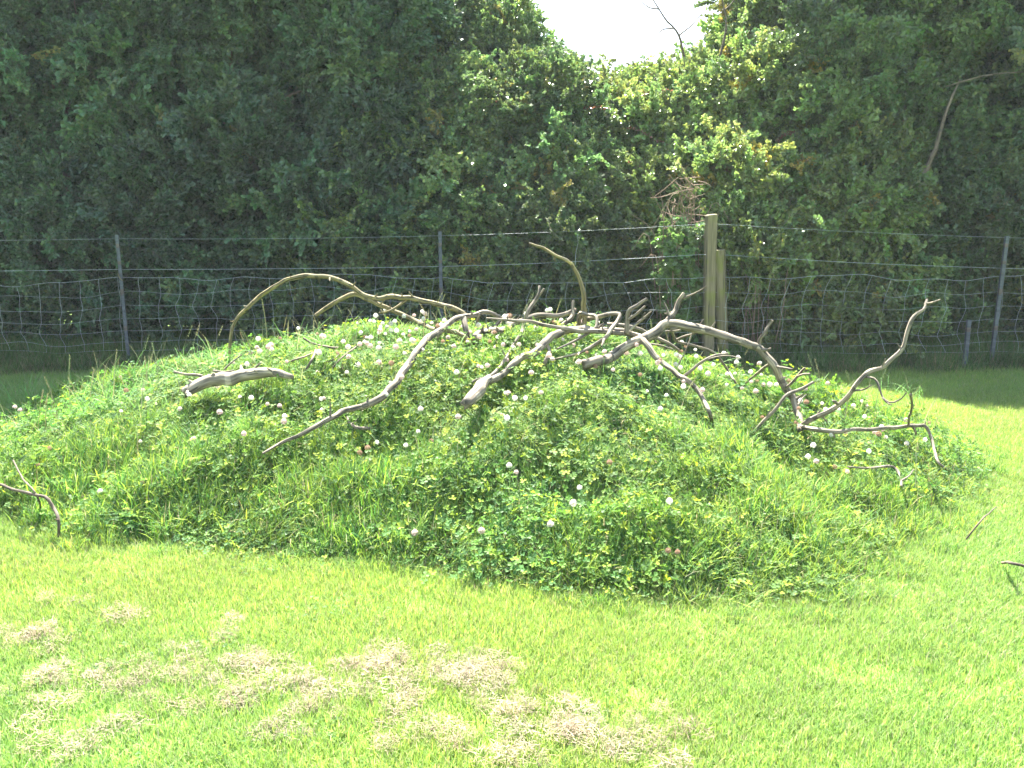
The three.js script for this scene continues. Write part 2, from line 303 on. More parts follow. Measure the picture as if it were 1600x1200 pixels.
{ // tall thin blades on the back and the left shoulder, against the dark hedge
  const s = new Soup();
  for (let k = 0; k < 8; k++) { const b = rr(0.8, 1.25), c = R() < 0.3 ? [0.34 * b, 0.34 * b, 0.15 * b] : [0.14 * b, 0.30 * b, 0.06 * b]; blade(s, gauss() * 0.06, gauss() * 0.06, R() * 6.283, rr(0.14, 0.32), rr(0.0025, 0.005), rr(0.02, 0.35), rr(0.2, 2.0), c, 6); }
  const list = [];
  for (let k = 0; k < 900 && list.length < 240; k++) {
    const [x, z] = onMound(1.02), left = x < -0.5;
    if (z > -5.1 || (!left && R() > 0.22) || (x > -0.9 && R() < 0.6)) continue;
    list.push([planted(x, z, R() * 6.283, rr(0.7, 1.2), rr(0.55, 1.05)), tint(0.8, 1.2)]);
  }
  for (let k = 0; k < 150; k++) { const px = k < 90 ? rr(10, 560) : rr(560, 1440); let py = 480; while (py < 760 && hit(px, py) > 7.4) py += 4; py += rr(2, 26); const p = at(px, py, hit(px, py)); list.push([planted(p.x, p.z, R() * 6.283, rr(0.7, 1.2), rr(0.6, px < 560 ? 1.15 : 0.8)), tint(0.8, 1.25)]); }
  tag(instances('tall_grass', s.geo(), M.grass, list), 'tall thin arching grass blades along the top edge of the mound', 'grass', null, 'stuff');
}
function seedStem(len, c) {   // grass stem with a slim seed spike
  const s = new Soup(), a0 = rr(0.02, 0.2), bd = rr(0.1, 0.5), az = 0;
  for (const q of [0, 2.1, 4.2]) blade(s, 0.0012 * Math.cos(q), 0.0012 * Math.sin(q), az, len, 0.0028, a0, bd, c, 5);
  const a = a0 + bd * 0.8;
  for (let k = 0; k < 16; k++) {
    const t = 0.8 + 0.2 * k / 16, y = len * t * Math.cos(a0 + bd * t * 0.5), x = len * t * Math.sin(a0 + bd * t * 0.5), q = k * 2.4;
    const dx = Math.cos(q) * 0.0045, dz = Math.sin(q) * 0.0045, i = s.v(x, y, 0, dx * 200, 0.2, dz * 200, c), j = s.v(x + dx, y + 0.006, dz, dx * 200, 0.2, dz * 200, c), m = s.v(x + dx * 0.4 - dz * 0.5, y + 0.014, dz * 0.4 + dx * 0.5, dx * 200, 0.2, dz * 200, c); s.t(i, j, m);
  }
  return s.geo();
}
{
  const geos = [seedStem(0.34, [0.3, 0.28, 0.14]), seedStem(0.28, [0.34, 0.3, 0.16]), seedStem(0.4, [0.24, 0.26, 0.11])], list = [];
  const spots = [[72, 690], [60, 690], [112, 670], [128, 655], [160, 640], [170, 645], [178, 640], [200, 630], [216, 628], [225, 620], [232, 622], [283, 600], [295, 600], [478, 560], [552, 555], [535, 560], [700, 540], [668, 540], [680, 545], [805, 540], [815, 545], [1285, 640], [1312, 645], [1363, 680], [1434, 700], [1235, 620], [1020, 570], [1150, 600], [40, 700], [20, 705], [95, 680], [140, 660], [250, 620], [330, 590], [390, 575], [420, 570]];
  for (const [px, py] of spots) { const d = hit(px, py), p = at(px, py, d); list.push([planted(p.x, p.z, R() * 6.283, 1, rr(0.7, 1.05)), tint(0.85, 1.2, 0.08)]); }
  for (let k = 0; k < 70; k++) { const [x, z] = onMound(1); list.push([planted(x, z, R() * 6.283, 1, rr(0.5, 0.9)), tint(0.8, 1.2, 0.1)]); }
  const parent = new THREE.Group(); parent.name = numbered('seeding_grass'); scene.add(parent);
  tag(parent, 'thin grass stems with pale seed spikes on the mound', 'grass', null, 'stuff');
  geos.forEach((g, i) => instances('seed_stem', g, M.straw, list.filter((_, k) => k % 3 === i), parent));
}
{ // clover flower heads, one by one
  function head(r, colours) {
    const s = new Soup(), N = 74;
    for (let k = 0; k < N; k++) {
      const y = 1 - 1.75 * (k + 0.5) / N, q = k * 2.39996, rad = Math.sqrt(Math.max(0, 1 - y * y)), n = V(Math.cos(q) * rad, y, Math.sin(q) * rad);
      const side = V(-n.z, 0.001, n.x).normalize(), up = n.clone().cross(side), tip = n.clone().multiplyScalar(r * rr(0.92, 1.12)).add(up.clone().multiplyScalar(r * -0.12)), w = r * 0.17, base = n.clone().multiplyScalar(r * 0.35);
      const c0 = colours[k % colours.length], b = rr(0.85, 1.1), c = c0.map((x) => x * b);
      const mid = n.clone().multiplyScalar(r * 0.8);
      const A = s.v(...base.toArray(), ...n.toArray(), c), B = s.v(...mid.clone().addScaledVector(side, w).toArray(), ...n.toArray(), c), D = s.v(...mid.clone().addScaledVector(side, -w).toArray(), ...n.toArray(), c), T = s.v(...tip.toArray(), ...n.toArray(), c), U = s.v(...mid.clone().addScaledVector(up, w * 0.8).toArray(), ...n.toArray(), c);
      s.t(A, B, U); s.t(A, U, D); s.t(B, T, U); s.t(D, U, T);
    }
    return s.geo();
  }
  const stemGeo = (len) => { const s = new Soup(); for (const q of [0, 1.57]) blade(s, 0, 0, q, len, 0.0035, 0.02, 0.05, [0.13, 0.24, 0.06], 3); return s.geo(); };
  const kinds = [
    { n: 150, geos: [head(0.0135, [[0.78, 0.72, 0.66], [0.8, 0.78, 0.72], [0.74, 0.62, 0.58]]), head(0.0125, [[0.8, 0.78, 0.74], [0.82, 0.8, 0.7]])], label: 'whitish clover flower head on a thin stem on the mound', group: 'white clover flowers on the mound' },
    { n: 95, geos: [head(0.014, [[0.66, 0.53, 0.5], [0.7, 0.6, 0.55], [0.6, 0.45, 0.43]])], label: 'pinkish clover flower head on a thin stem on the mound', group: 'pink clover flowers on the mound' },
    { n: 45, geos: [head(0.0125, [[0.4, 0.27, 0.18], [0.46, 0.33, 0.24], [0.36, 0.22, 0.14]])], label: 'withered brown clover flower head on the mound', group: 'withered clover flowers on the mound' },
  ];
  const stems = [stemGeo(0.1), stemGeo(0.14)];
  const skyline = [[596, 512], [586, 520], [604, 520], [608, 512], [612, 517], [588, 530], [596, 526], [566, 534], [573, 532], [660, 516], [667, 517], [686, 515], [714, 521], [742, 520], [752, 517], [460, 540], [425, 556], [403, 552], [1090, 580], [1100, 585], [1110, 590], [1125, 590], [1135, 596], [1145, 590], [1152, 592], [1165, 602], [1175, 598], [1195, 605], [1204, 610], [1215, 606], [1240, 625], [1253, 640], [1290, 640], [1348, 645], [1330, 640]];
  for (const kd of kinds) for (let k = 0; k < kd.n; k++) {
    let x, z;
    if (kd === kinds[0] && k < skyline.length) { const p = at(...skyline[k], hit(...skyline[k], 0.1)); x = p.x; z = p.z; }
    else for (let q = 0; q < 60; q++) { [x, z] = onMound(0.94); const w = 0.9 * Math.exp(-(((x - 0.1) / 1.5) ** 2 + ((z + 5.3) / 0.75) ** 2)) + 0.1; if (z > -6.1 && R() < w * (noise(x * 4, z * 4, 65) > 0.45 ? 1 : 0.3)) break; }
    const g = thing('clover_flower', kd.label, 'flower', [x, groundY(x, z), z], kd.group), st = (k & 1), L = (st ? 0.14 : 0.1) * rr(1.05, 1.5);
    const stm = mesh('stem', stems[st], M.grass, g); stm.scale.set(1, L / (st ? 0.14 : 0.1), 1); stm.rotation.y = R() * 6;
    const hd = mesh('flower_head', kd.geos[k % kd.geos.length], M.petal, g); hd.position.y = L; hd.rotation.set(gauss() * 0.5, R() * 6.28, gauss() * 0.5); hd.scale.setScalar(rr(0.7, 1.25));
    g.rotation.set(gauss() * 0.18, 0, gauss() * 0.18);
  }
}

// ---------------------------------------------------------------- fallen branches
const RB = rng(777);
function tube(pts, radii, o = {}) {   // uneven round wood along a curve; pts Vector3[], radii at the points
  const { radial = 8, step = 0.022, rough = 0.1, seed = RB() * 1000, capIn = 0 } = o;
  const curve = new THREE.CatmullRomCurve3(pts, false, 'centripetal'), len = curve.getLength(), n = Math.max(4, Math.min(160, Math.round(len / step)));
  const pos = [], uv = [], idx = [], fr = curve.computeFrenetFrames(n, false), u0 = RB(), v0 = RB();
  // radius follows the arc length of the control points
  const cum = [0]; for (let i = 1; i < pts.length; i++) cum.push(cum[i - 1] + pts[i].distanceTo(pts[i - 1]));
  const rad = (t) => { const L = t * cum[cum.length - 1]; let i = 1; while (i < cum.length - 1 && cum[i] < L) i++; const k = (L - cum[i - 1]) / Math.max(1e-6, cum[i] - cum[i - 1]); return radii[i - 1] + (radii[i] - radii[i - 1]) * Math.min(1, Math.max(0, k)); };
  for (let j = 0; j <= n; j++) {
    const t = j / n, r0 = rad(t), wob = Math.min(1, 4 * t, 4 * (1 - t)) * r0 * 0.9, c = curve.getPointAt(t).add(V(noise(t * len * 14 + seed, 4.4, 96) - 0.5, noise(t * len * 14 + seed, 8.8, 97) - 0.5, noise(t * len * 14 + seed, 2.2, 98) - 0.5).multiplyScalar(wob)), knot = noise(t * len * 9 + seed, 1.5, 90) > 0.8 ? 0.16 : 0;
    for (let i = 0; i <= radial; i++) {
      const a = i / radial * 2 * Math.PI, nn = fr.normals[j].clone().multiplyScalar(Math.cos(a)).addScaledVector(fr.binormals[j], Math.sin(a));
      const r = r0 * (1 + rough * 2 * (noise(t * len * 22 + seed, (i % radial) * 1.7, 91) - 0.5) + knot * (noise(seed + t * len * 9, i % radial, 92)));
      const tn = (j === 0 || j === n) ? fr.tangents[j].clone().multiplyScalar((j ? 1 : -1) * r0 * 1.1 * (noise(seed, (i % radial) * 2.3, 95) - 0.35)) : V(0, 0, 0);   // splintered ends
      pos.push(c.x + nn.x * r + tn.x, c.y + nn.y * r + tn.y, c.z + nn.z * r + tn.z); uv.push(u0 + i / radial * 0.5, v0 + t * len * 1.1);
    }
  }
  for (let j = 0; j < n; j++) for (let i = 0; i < radial; i++) { const a = j * (radial + 1) + i, b = a + radial + 1; idx.push(a, a + 1, b, a + 1, b + 1, b); }
  for (const [j, flip] of [[0, true], [n, false]]) {   // cut or snapped ends
    const c = curve.getPointAt(j / n), tn = curve.getTangentAt(j / n).multiplyScalar((flip ? -1 : 1) * rad(j / n) * (0.1 - capIn)), k = pos.length / 3;
    pos.push(c.x + tn.x, c.y + tn.y, c.z + tn.z); uv.push(u0 + 0.25, v0);
    for (let i = 0; i < radial; i++) { const a = j * (radial + 1) + i; flip ? idx.push(k, a + 1, a) : idx.push(k, a, a + 1); }
  }
  const g = new THREE.BufferGeometry(); g.setAttribute('position', new THREE.Float32BufferAttribute(pos, 3)); g.setAttribute('uv', new THREE.Float32BufferAttribute(uv, 2)); g.setIndex(idx); g.computeVertexNormals();
  return g;
}
// each limb: name, width in photograph pixels at its ends, points [x, y, depth]; no depth = lying on the ground, 'j' = where it leaves the limb before it, null = between its neighbours
function branch(label, limbs, mat = M.grey, name = 'fallen_branch', category = 'branch', group = 'weathered branches lying on the mound') {
  const done = [], first = limbs[0], built = [];
  for (const L of limbs) {
    const P = L.p.map((q) => [...q]), W = L.w;
    P.forEach((q, i) => {
      if (q[2] > 0) q[2] += 0.4 * THREE.MathUtils.smoothstep(q[2], 4.2, 5.0);
      if (typeof q[2] === 'string' && q[2][0] === 'h') q[2] = hit(q[0], q[1], parseFloat(q[2].slice(1)));
      if (q[2] === 'j') { let best = 1e9, d = 5; for (const s of done) { const e = (s[0] - q[0]) ** 2 + (s[1] - q[1]) ** 2; if (e < best) { best = e; d = s[2]; } } q[2] = d; }
      else if (q[2] === undefined && (i === 0 || i === P.length - 1 || L.ground)) q[2] = hit(q[0], q[1], 0.03 + (L.lift ?? 0));
    });
    const cum = [0]; for (let i = 1; i < P.length; i++) cum.push(cum[i - 1] + Math.hypot(P[i][0] - P[i - 1][0], P[i][1] - P[i - 1][1]));
    for (let i = 0; i < P.length; i++) if (!(P[i][2] > 0)) { let a = i - 1, b = i + 1; while (!(P[b][2] > 0)) b++; P[i][2] = P[a][2] + (P[b][2] - P[a][2]) * (cum[i] - cum[a]) / (cum[b] - cum[a]); }
    P.forEach((q, i) => { const end = i === 0 || i === P.length - 1; for (let k = 0; k < 200; k++) { const v = at(...q); if (v.y > groundY(v.x, v.z) + (end ? L.end ?? 0.04 : L.lift ?? 0.115)) break; q[2] -= 0.01; } });
    for (let i = 0; i < P.length - 1; i++) for (let k = 0; k < 6; k++) done.push([0, 1, 2].map((m) => P[i][m] + (P[i + 1][m] - P[i][m]) * k / 6));
    const tot = cum[cum.length - 1], radii = P.map((q, i) => { const t = cum[i] / tot * (W.length - 1), k = Math.min(W.length - 2, Math.floor(t)); return 0.5 * (W[k] + (W[k + 1] - W[k]) * (t - k)) * 0.93 * q[2] / FPX; });
    const pts = P.map((q, i) => { const v = at(q[0], q[1], q[2]); v.z += (hash(i, Math.round(q[0]), 5) - 0.5) * Math.min(0.04, radii[i] * 3); return v; });
    built.push({ L, pts, radii });
  }
  for (const { L, pts, radii } of [...built]) if (Math.max(...L.w) > 5 && pts.length > 4) {   // snapped side twigs
    for (let i = 1; i < pts.length - 1; i++) if (RB() < 0.3) {
      const along = pts[i + 1].clone().sub(pts[i - 1]).normalize(), out = V(RB() - 0.5, RB() * 0.9 - 0.15, RB() - 0.5).addScaledVector(along, RB() - 0.4).normalize(), r = radii[i], l = r + 0.008 + RB() * RB() * 0.07;
      built.push({ L: { n: 'stub', w: [3, 2], rough: 0.2 }, pts: [pts[i].clone(), pts[i].clone().addScaledVector(out, l * 0.6), pts[i].clone().addScaledVector(out, l).add(V(0, 0.004, 0))], radii: [r * 0.5, r * 0.34, r * 0.2] });
    }
  }
  const b0 = built[0].pts[0].clone(), root = thing(name, label, category, b0.toArray(), group);
  for (const { L, pts, radii } of built) mesh(L.n, tube(pts.map((p) => p.clone().sub(b0)), radii, { radial: Math.max(...L.w) > 12 ? 12 : 8, rough: L.rough ?? 0.15 }), L.mat ?? mat, root);
  return root;
}
branch('long slender branch arching high over the left shoulder of the mound', [
  { n: 'main_stem', w: [5, 7, 8, 8, 8, 10], p: [[359, 552, 5.6], [362, 517], [367, 502], [380, 487], [392, 477], [405, 463], [427, 448], [453, 437], [480, 431], [493, 432], [515, 433], [531, 440], [549, 449], [563, 459], [584, 465], [595, 466], [611, 462], [629, 465], [648, 467], [667, 471], [688, 476], [707, 481], [723, 489], [730, 497, 5.35]] },
  { n: 'side_branch', w: [6, 8, 8, 7, 9], p: [[493, 493, 5.5], [504, 485], [517, 476], [533, 467], [549, 461], [560, 461, 5.48], [576, 468], [592, 477], [611, 485], [627, 491], [648, 500], [667, 509], [680, 515, 5.4], [701, 517], [717, 521], [728, 529], [733, 541, 5.38]] },
  { n: 'twig', w: [5, 4, 3], p: [[636, 468, 'j'], [624, 477], [611, 485], [592, 489, 5.4]] },
  { n: 'stub', w: [5, 2], p: [[392, 477, 'j'], [386, 479], [381, 478, 5.55]] },
], M.lichen);
branch('long curved grey branch reaching from the crest down the front left', [
  { n: 'main_stem', lift: 0.155, w: [4, 7, 9, 12, 13, 12, 9, 6], p: [[410, 709], [444, 690, undefined], [464, 682], [489, 669], [517, 652], [545, 641], [573, 630], [599, 616], [618, 599], [630, 579], [644, 560], [661, 537], [683, 519], [699, 507], [720, 495, 5.2], [741, 493], [755, 488], [771, 491], [786, 500, 5.3]] },
  { n: 'prop', w: [10, 10, 8], p: [[724, 496, 'j'], [729, 518], [733, 540, 5.32]] },
  { n: 'stub', w: [8, 4], p: [[690, 514, 'j'], [687, 524], [685, 530, 5.05]] },
  { n: 'twig', w: [4, 3, 2], p: [[430, 697, 'j'], [418, 705], [414, 714]] },
  { n: 'stub', w: [5, 4], p: [[750, 491, 'j'], [746, 500], [744, 509, 5.28]] },
]);
branch('hooked branch with a stub end curving up from the crest behind the flowers', [
  { n: 'main_stem', w: [7, 9, 10, 9, 9, 9], p: [[739, 542, 5.3], [741, 528], [749, 520], [764, 515], [780, 517], [790, 514], [804, 507], [828, 497], [849, 493], [871, 493], [889, 489], [897, 484, 5.3]] },
  { n: 'fork', w: [6, 8, 5], p: [[760, 516, 'j'], [772, 509], [779, 503], [784, 497, 5.3]] },
  { n: 'stub', w: [5, 6, 8, 8, 6, 5], p: [[866, 526, 5.1], [876, 510], [888, 501], [896, 491], [895, 478], [896, 469, 5.28]] },
]);
branch('upright forked twig with a long tail trailing down the mound front', [
  { n: 'main_stem', w: [4, 6, 7, 6, 5, 5, 6, 5, 3], p: [[843, 447, 5.2], [842, 459], [835, 472], [827, 482], [821, 495], [817, 511, 5.1], [812, 524], [799, 543], [791, 559], [780, 575], [761, 589], [742, 594], [734, 603]] },
  { n: 'fork', w: [4, 3], p: [[841, 463, 'j'], [846, 458], [850, 451, 5.18]] },
  { n: 'stub', w: [3, 2], p: [[829, 480, 'j'], [834, 479], [838, 478, 5.15]] },
]);
branch('stout branch with a thick broken butt running along the crest and down right', [
  { n: 'butt', lift: 0.13, end: 0.12, w: [18, 25, 22, 13], rough: 0.16, mat: M.log, p: [[727, 631], [742, 620, 4.5], [753, 604, 4.57], [764, 591, 4.66]] },
  { n: 'main_stem', w: [12, 12, 13, 12, 11, 11, 9, 8, 6], p: [[760, 596, 4.63], [785, 585], [801, 569], [817, 557], [836, 551], [849, 539], [865, 524], [881, 517], [903, 515, 5.05], [927, 516], [953, 517], [980, 521], [996, 524, 5.0], [1007, 537], [1020, 553], [1039, 569], [1057, 583], [1073, 593, 4.75], [1087, 607], [1100, 625], [1108, 644], [1112, 657]] },
  { n: 'side_branch', w: [6, 5, 5, 4], p: [[1068, 589, 'j'], [1083, 577], [1099, 565], [1115, 556], [1137, 552, 4.75]] },
  { n: 'stub', w: [7, 7, 6], p: [[852, 537, 'j'], [858, 545], [852, 562], [846, 582]] },
  { n: 'twig', w: [3, 2], p: [[1104, 562, 'j'], [1122, 557], [1140, 556], [1158, 560, 4.7]] },
]);
branch('thin straight twig lying along the crest among the thicker branches', [
  { n: 'main_stem', w: [3, 5, 6, 7, 8, 8], p: [[760, 497, 5.0], [793, 500], [828, 503], [855, 508], [881, 513], [908, 517], [940, 519], [975, 522, 4.95]] },
]);
branch('single twig curving upright above the crest, highest of all the branches', [
  { n: 'main_stem', w: [3, 5, 5, 6, 6, 7, 9, 10, 7], p: [[827, 380, 5.1], [838, 384], [847, 387], [865, 397], [884, 407], [895, 416], [904, 432], [909, 449], [912, 465], [913, 481], [914, 494, 5.15], [912, 515, 5.15]] },
  { n: 'stub', w: [4, 2], p: [[868, 400, 'j'], [866, 404], [867, 408, 5.1]] },
], M.lichen);
branch('looped thin branch hanging over the crest with its tip pointing left', [
  { n: 'main_stem', w: [9, 7, 6, 6, 6, 5, 4, 3], p: [[905, 512, 5.2], [904, 499], [907, 490], [919, 491], [931, 494], [933, 504], [929, 513], [921, 520], [908, 528], [890, 537], [871, 545, 4.85]] },
]);
branch('bent branch with a sharp elbow crossing the middle of the crest', [
  { n: 'main_stem', w: [8, 7, 7, 7, 7, 6, 4, 3], p: [[912, 501, 5.2], [924, 497], [945, 493], [962, 491], [970, 493], [967, 501], [956, 513], [945, 529, 4.85], [927, 540], [903, 552], [880, 558], [857, 563]] },
  { n: 'stub', w: [5, 3], p: [[944, 530, 'j'], [942, 536], [940, 541, 4.8]] },
  { n: 'stub', w: [4, 2], p: [[905, 551, 'j'], [903, 555], [902, 554, 4.7]] },
]);
branch('short upright stubby branch with three broken forks at the crest', [
  { n: 'main_stem', w: [9, 8, 8, 6, 5], p: [[980, 523, 4.98], [981, 500], [983, 485], [997, 476], [1011, 467, 5.0]] },
  { n: 'fork', w: [6, 5, 4], p: [[983, 499, 'j'], [994, 490], [1008, 479, 4.95]] },
  { n: 'fork', w: [5, 5, 3], p: [[985, 516, 4.95], [996, 506], [1004, 498], [1018, 487, 4.9]] },
  { n: 'twig', w: [3, 2], p: [[1003, 499, 'j'], [1004, 494], [1008, 489, 4.9]] },
]);
branch('heavy forked bough bridging the right of the mound down to its edge', [
  { n: 'main_stem', end: 0.1, w: [17, 17, 17, 16, 14, 13, 13, 13, 11], rough: 0.12, p: [[912, 570], [935, 564, undefined], [956, 556], [980, 540], [1001, 529], [1020, 519], [1041, 507, 5.05], [1065, 509], [1094, 513], [1121, 520], [1147, 531], [1171, 539], [1189, 545, 4.85], [1197, 557], [1209, 573], [1219, 592], [1230, 611], [1241, 627], [1247, 645], [1250, 672]] },
  { n: 'side_branch', w: [11, 10, 8, 7], p: [[1036, 510, 'j'], [1047, 496], [1056, 486], [1062, 472], [1069, 459, 5.1]] },
  { n: 'twig', w: [4, 3, 2], p: [[1068, 466, 'j'], [1078, 462], [1089, 457], [1104, 447, 5.0]] },
  { n: 'stub', w: [7, 6, 5], p: [[1187, 545, 'j'], [1189, 530], [1195, 519], [1202, 510], [1207, 501, 4.85]] },
  { n: 'stub', w: [7, 4], p: [[1192, 546, 'j'], [1199, 545], [1204, 545, 4.8]] },
  { n: 'side_branch', w: [5, 5, 4, 4], p: [[1203, 569, 'j'], [1190, 578], [1177, 587], [1167, 598], [1158, 610]] },
  { n: 'side_branch', w: [6, 6, 6, 6, 5], p: [[1176, 677], [1193, 657], [1215, 633], [1228, 620, 4.62], [1247, 611], [1271, 597, 4.65]] },
  { n: 'side_branch', w: [5, 5, 4], p: [[1227, 608, 'j'], [1238, 597], [1248, 586], [1257, 575, 4.75]] },
  { n: 'twig', w: [4, 3], p: [[1247, 587, 'j'], [1256, 584], [1266, 584, 4.7]] },
  { n: 'twig', w: [5, 4, 3], p: [[1206, 569, 'j'], [1216, 573], [1226, 574], [1238, 577, 4.75]] },
  { n: 'twig', w: [4, 3, 2], p: [[1247, 632, 4.6], [1253, 623], [1260, 616, 4.62]] },
  { n: 'side_branch', w: [8, 9, 8, 8, 8, 7, 7, 6, 5], p: [[1251, 666, 'j'], [1260, 658], [1272, 651], [1296, 641], [1314, 629], [1329, 615], [1338, 600, 4.65], [1356, 582], [1380, 575], [1395, 561], [1410, 546], [1416, 525], [1422, 501], [1428, 492], [1443, 482], [1449, 469, 4.8]] },
  { n: 'twig', w: [4, 3], p: [[1446, 475, 'j'], [1456, 473], [1469, 468, 4.75]] },
  { n: 'twig', w: [4, 4, 3, 3, 2], p: [[1354, 589, 'j'], [1368, 593], [1374, 606], [1380, 621], [1392, 629], [1407, 624], [1416, 614, 4.55]] },
  { n: 'twig', w: [4, 3, 2], p: [[1380, 622, 4.6], [1387, 630], [1394, 633, 4.58]] },
  { n: 'twig', w: [4, 3, 2], p: [[1333, 611, 'j'], [1350, 608], [1362, 602, 4.6]] },
  { n: 'stub', w: [6, 4], p: [[1310, 632, 'j'], [1306, 628], [1302, 627, 4.55]] },
  { n: 'twig', w: [4, 3, 2], p: [[1280, 648, 'j'], [1290, 656], [1297, 668]] },
  { n: 'side_branch', w: [9, 8, 7, 7, 7, 6, 5, 4], p: [[1250, 666, 'j'], [1284, 673, 'h0.19'], [1311, 675, 'h0.2'], [1338, 671], [1368, 669], [1398, 668], [1422, 666, 'h0.2'], [1434, 666], [1446, 666, 'h0.2'], [1454, 681], [1461, 705], [1466, 723], [1482, 735]] },
  { n: 'stub', w: [4, 4, 5], p: [[1419, 665, 'j'], [1421, 652], [1425, 637], [1424, 617, 'j']] },
  { n: 'stub', w: [5, 3], p: [[1300, 675, 'j'], [1303, 680], [1304, 684, 'j']] },
  { n: 'stub', w: [5, 3], p: [[1427, 667, 'j'], [1430, 673], [1431, 679, 'j']] },
]);
branch('thin branch lying on the back slope under the bough, sloping down right', [
  { n: 'main_stem', w: [7, 8, 7, 6, 4], p: [[950, 507, 5.3], [982, 509], [1011, 520], [1038, 533], [1065, 550, 5.25]] },
  { n: 'twig', w: [4, 3], p: [[1000, 535, 5.2], [1030, 540], [1052, 546, 5.2]] },
]);
branch('zigzag thin branch hanging below the bough towards the flowers', [
  { n: 'main_stem', w: [5, 5, 5, 5, 5, 4, 3], p: [[1046, 508, 5.1], [1051, 520], [1057, 533], [1083, 540], [1110, 549], [1126, 561], [1139, 581], [1148, 595], [1158, 609]] },
  { n: 'twig', w: [4, 4, 3], p: [[1057, 531, 'j'], [1070, 526], [1088, 519, 5.05]] },
  { n: 'twig', w: [4, 3], p: [[1040, 518, 5.1], [1052, 518], [1063, 516, 5.08]] },
  { n: 'twig', w: [3, 2, 2], p: [[1082, 520, 5.0], [1072, 545], [1060, 570, 4.95]] },
  { n: 'twig', w: [3, 2], p: [[1092, 512, 5.0], [1096, 504], [1100, 499, 5.0]] },
  { n: 'twig', w: [3, 2], p: [[1110, 514, 5.0], [1114, 508], [1118, 503, 5.0]] },
]);
branch('short thick pale log lying on the left flank of the mound', [
  { n: 'trunk', lift: 0.15, end: 0.13, w: [17, 21, 23, 22, 19, 16, 9], rough: 0.13, p: [[290, 613, 4.78], [306, 604], [327, 597], [352, 591], [380, 586], [407, 583], [433, 585], [456, 590, 4.78]] },
  { n: 'stub', w: [7, 4], p: [[294, 609, 'j'], [292, 613], [291, 616, 4.7]] },
], M.log, 'log', 'log', null);
const leftTwigs = 'small twigs lying around the log';
branch('short pale stick poking out left behind the log', [{ n: 'main_stem', w: [4, 5, 6], p: [[272, 581, 4.95], [295, 584], [325, 590, 4.9]] }], M.grey, 'fallen_twig', 'twig', leftTwigs);
branch('bent brown twigs on top of the log at its back', [{ n: 'main_stem', w: [4, 5, 4], p: [[334, 579, 4.9], [350, 581], [366, 579, 4.9]] }, { n: 'twig', w: [3, 2], p: [[350, 578, 4.9], [362, 566], [378, 554, 4.95]] }, { n: 'twig', w: [4, 3], p: [[396, 578, 4.85], [402, 571], [408, 567, 4.85]] }], M.grey, 'fallen_twig', 'twig', leftTwigs);
branch('thin dark twig rising right from the end of the log', [{ n: 'main_stem', w: [3, 3, 4], p: [[428, 576], [461, 562, undefined], [497, 550, 5.0]] }, { n: 'fork', w: [4, 4, 3], p: [[474, 584], [486, 565], [493, 547, 5.0]] }], M.grey, 'fallen_twig', 'twig', leftTwigs);
branch('reddish thin twig lying near the crest right of the log', [{ n: 'main_stem', w: [3, 4, 4], p: [[474, 528, 5.2], [485, 535], [495, 539], [515, 542], [532, 544, 5.15]] }], M.live, 'fallen_twig', 'twig', leftTwigs);
branch('wispy thin dark twig on the slope below the reddish twig', [{ n: 'main_stem', w: [2, 3, 3], p: [[512, 585], [520, 575], [534, 559], [556, 542, 5.05]] }, { n: 'twig', w: [2, 2], p: [[500, 567], [520, 562], [534, 548, 5.05]] }], M.live, 'fallen_twig', 'twig', leftTwigs);
branch('small forked twig half hidden in clover below the long curved branch', [{ n: 'main_stem', w: [3, 6, 6, 4], p: [[542, 650], [548, 664], [562, 668], [574, 669], [587, 677]] }], M.grey, 'fallen_twig', 'twig');
branch('forked twig lying in grass low on the right flank', [{ n: 'main_stem', w: [3, 4, 5, 5, 4], ground: true, lift: 0.12, end: 0.1, p: [[1324, 729], [1359, 732], [1395, 729], [1407, 744], [1409, 760]] }, { n: 'fork', w: [4, 3, 2], p: [[1410, 751, 'j'], [1420, 744], [1428, 733, 'j']] }], M.grey, 'fallen_twig', 'twig');
branch('brown bent branch jutting in from the left edge of the photo', [{ n: 'main_stem', w: [4, 5, 5, 6, 6, 5], p: [[-60, 742, 4.4], [0, 759], [31, 768], [56, 774], [73, 777, 4.2], [83, 793], [91, 812], [92, 838]] }, { n: 'twig', w: [3, 3, 4], p: [[20, 720, 4.5], [34, 746], [55, 772, 'j'], [66, 800]] }], M.live, 'fallen_branch', 'branch', null);
branch('thin dark upright twig at the mound foot on the far right', [{ n: 'main_stem', w: [3, 3, 2], p: [[1510, 843], [1530, 817, undefined], [1556, 792, 4.25]] }], M.live, 'fallen_twig', 'twig');
branch('short brown stick on the lawn at the right edge of the photo', [{ n: 'main_stem', w: [5, 6, 5], ground: true, p: [[1566, 879], [1585, 881], [1625, 893]] }], M.live, 'fallen_twig', 'twig', null);

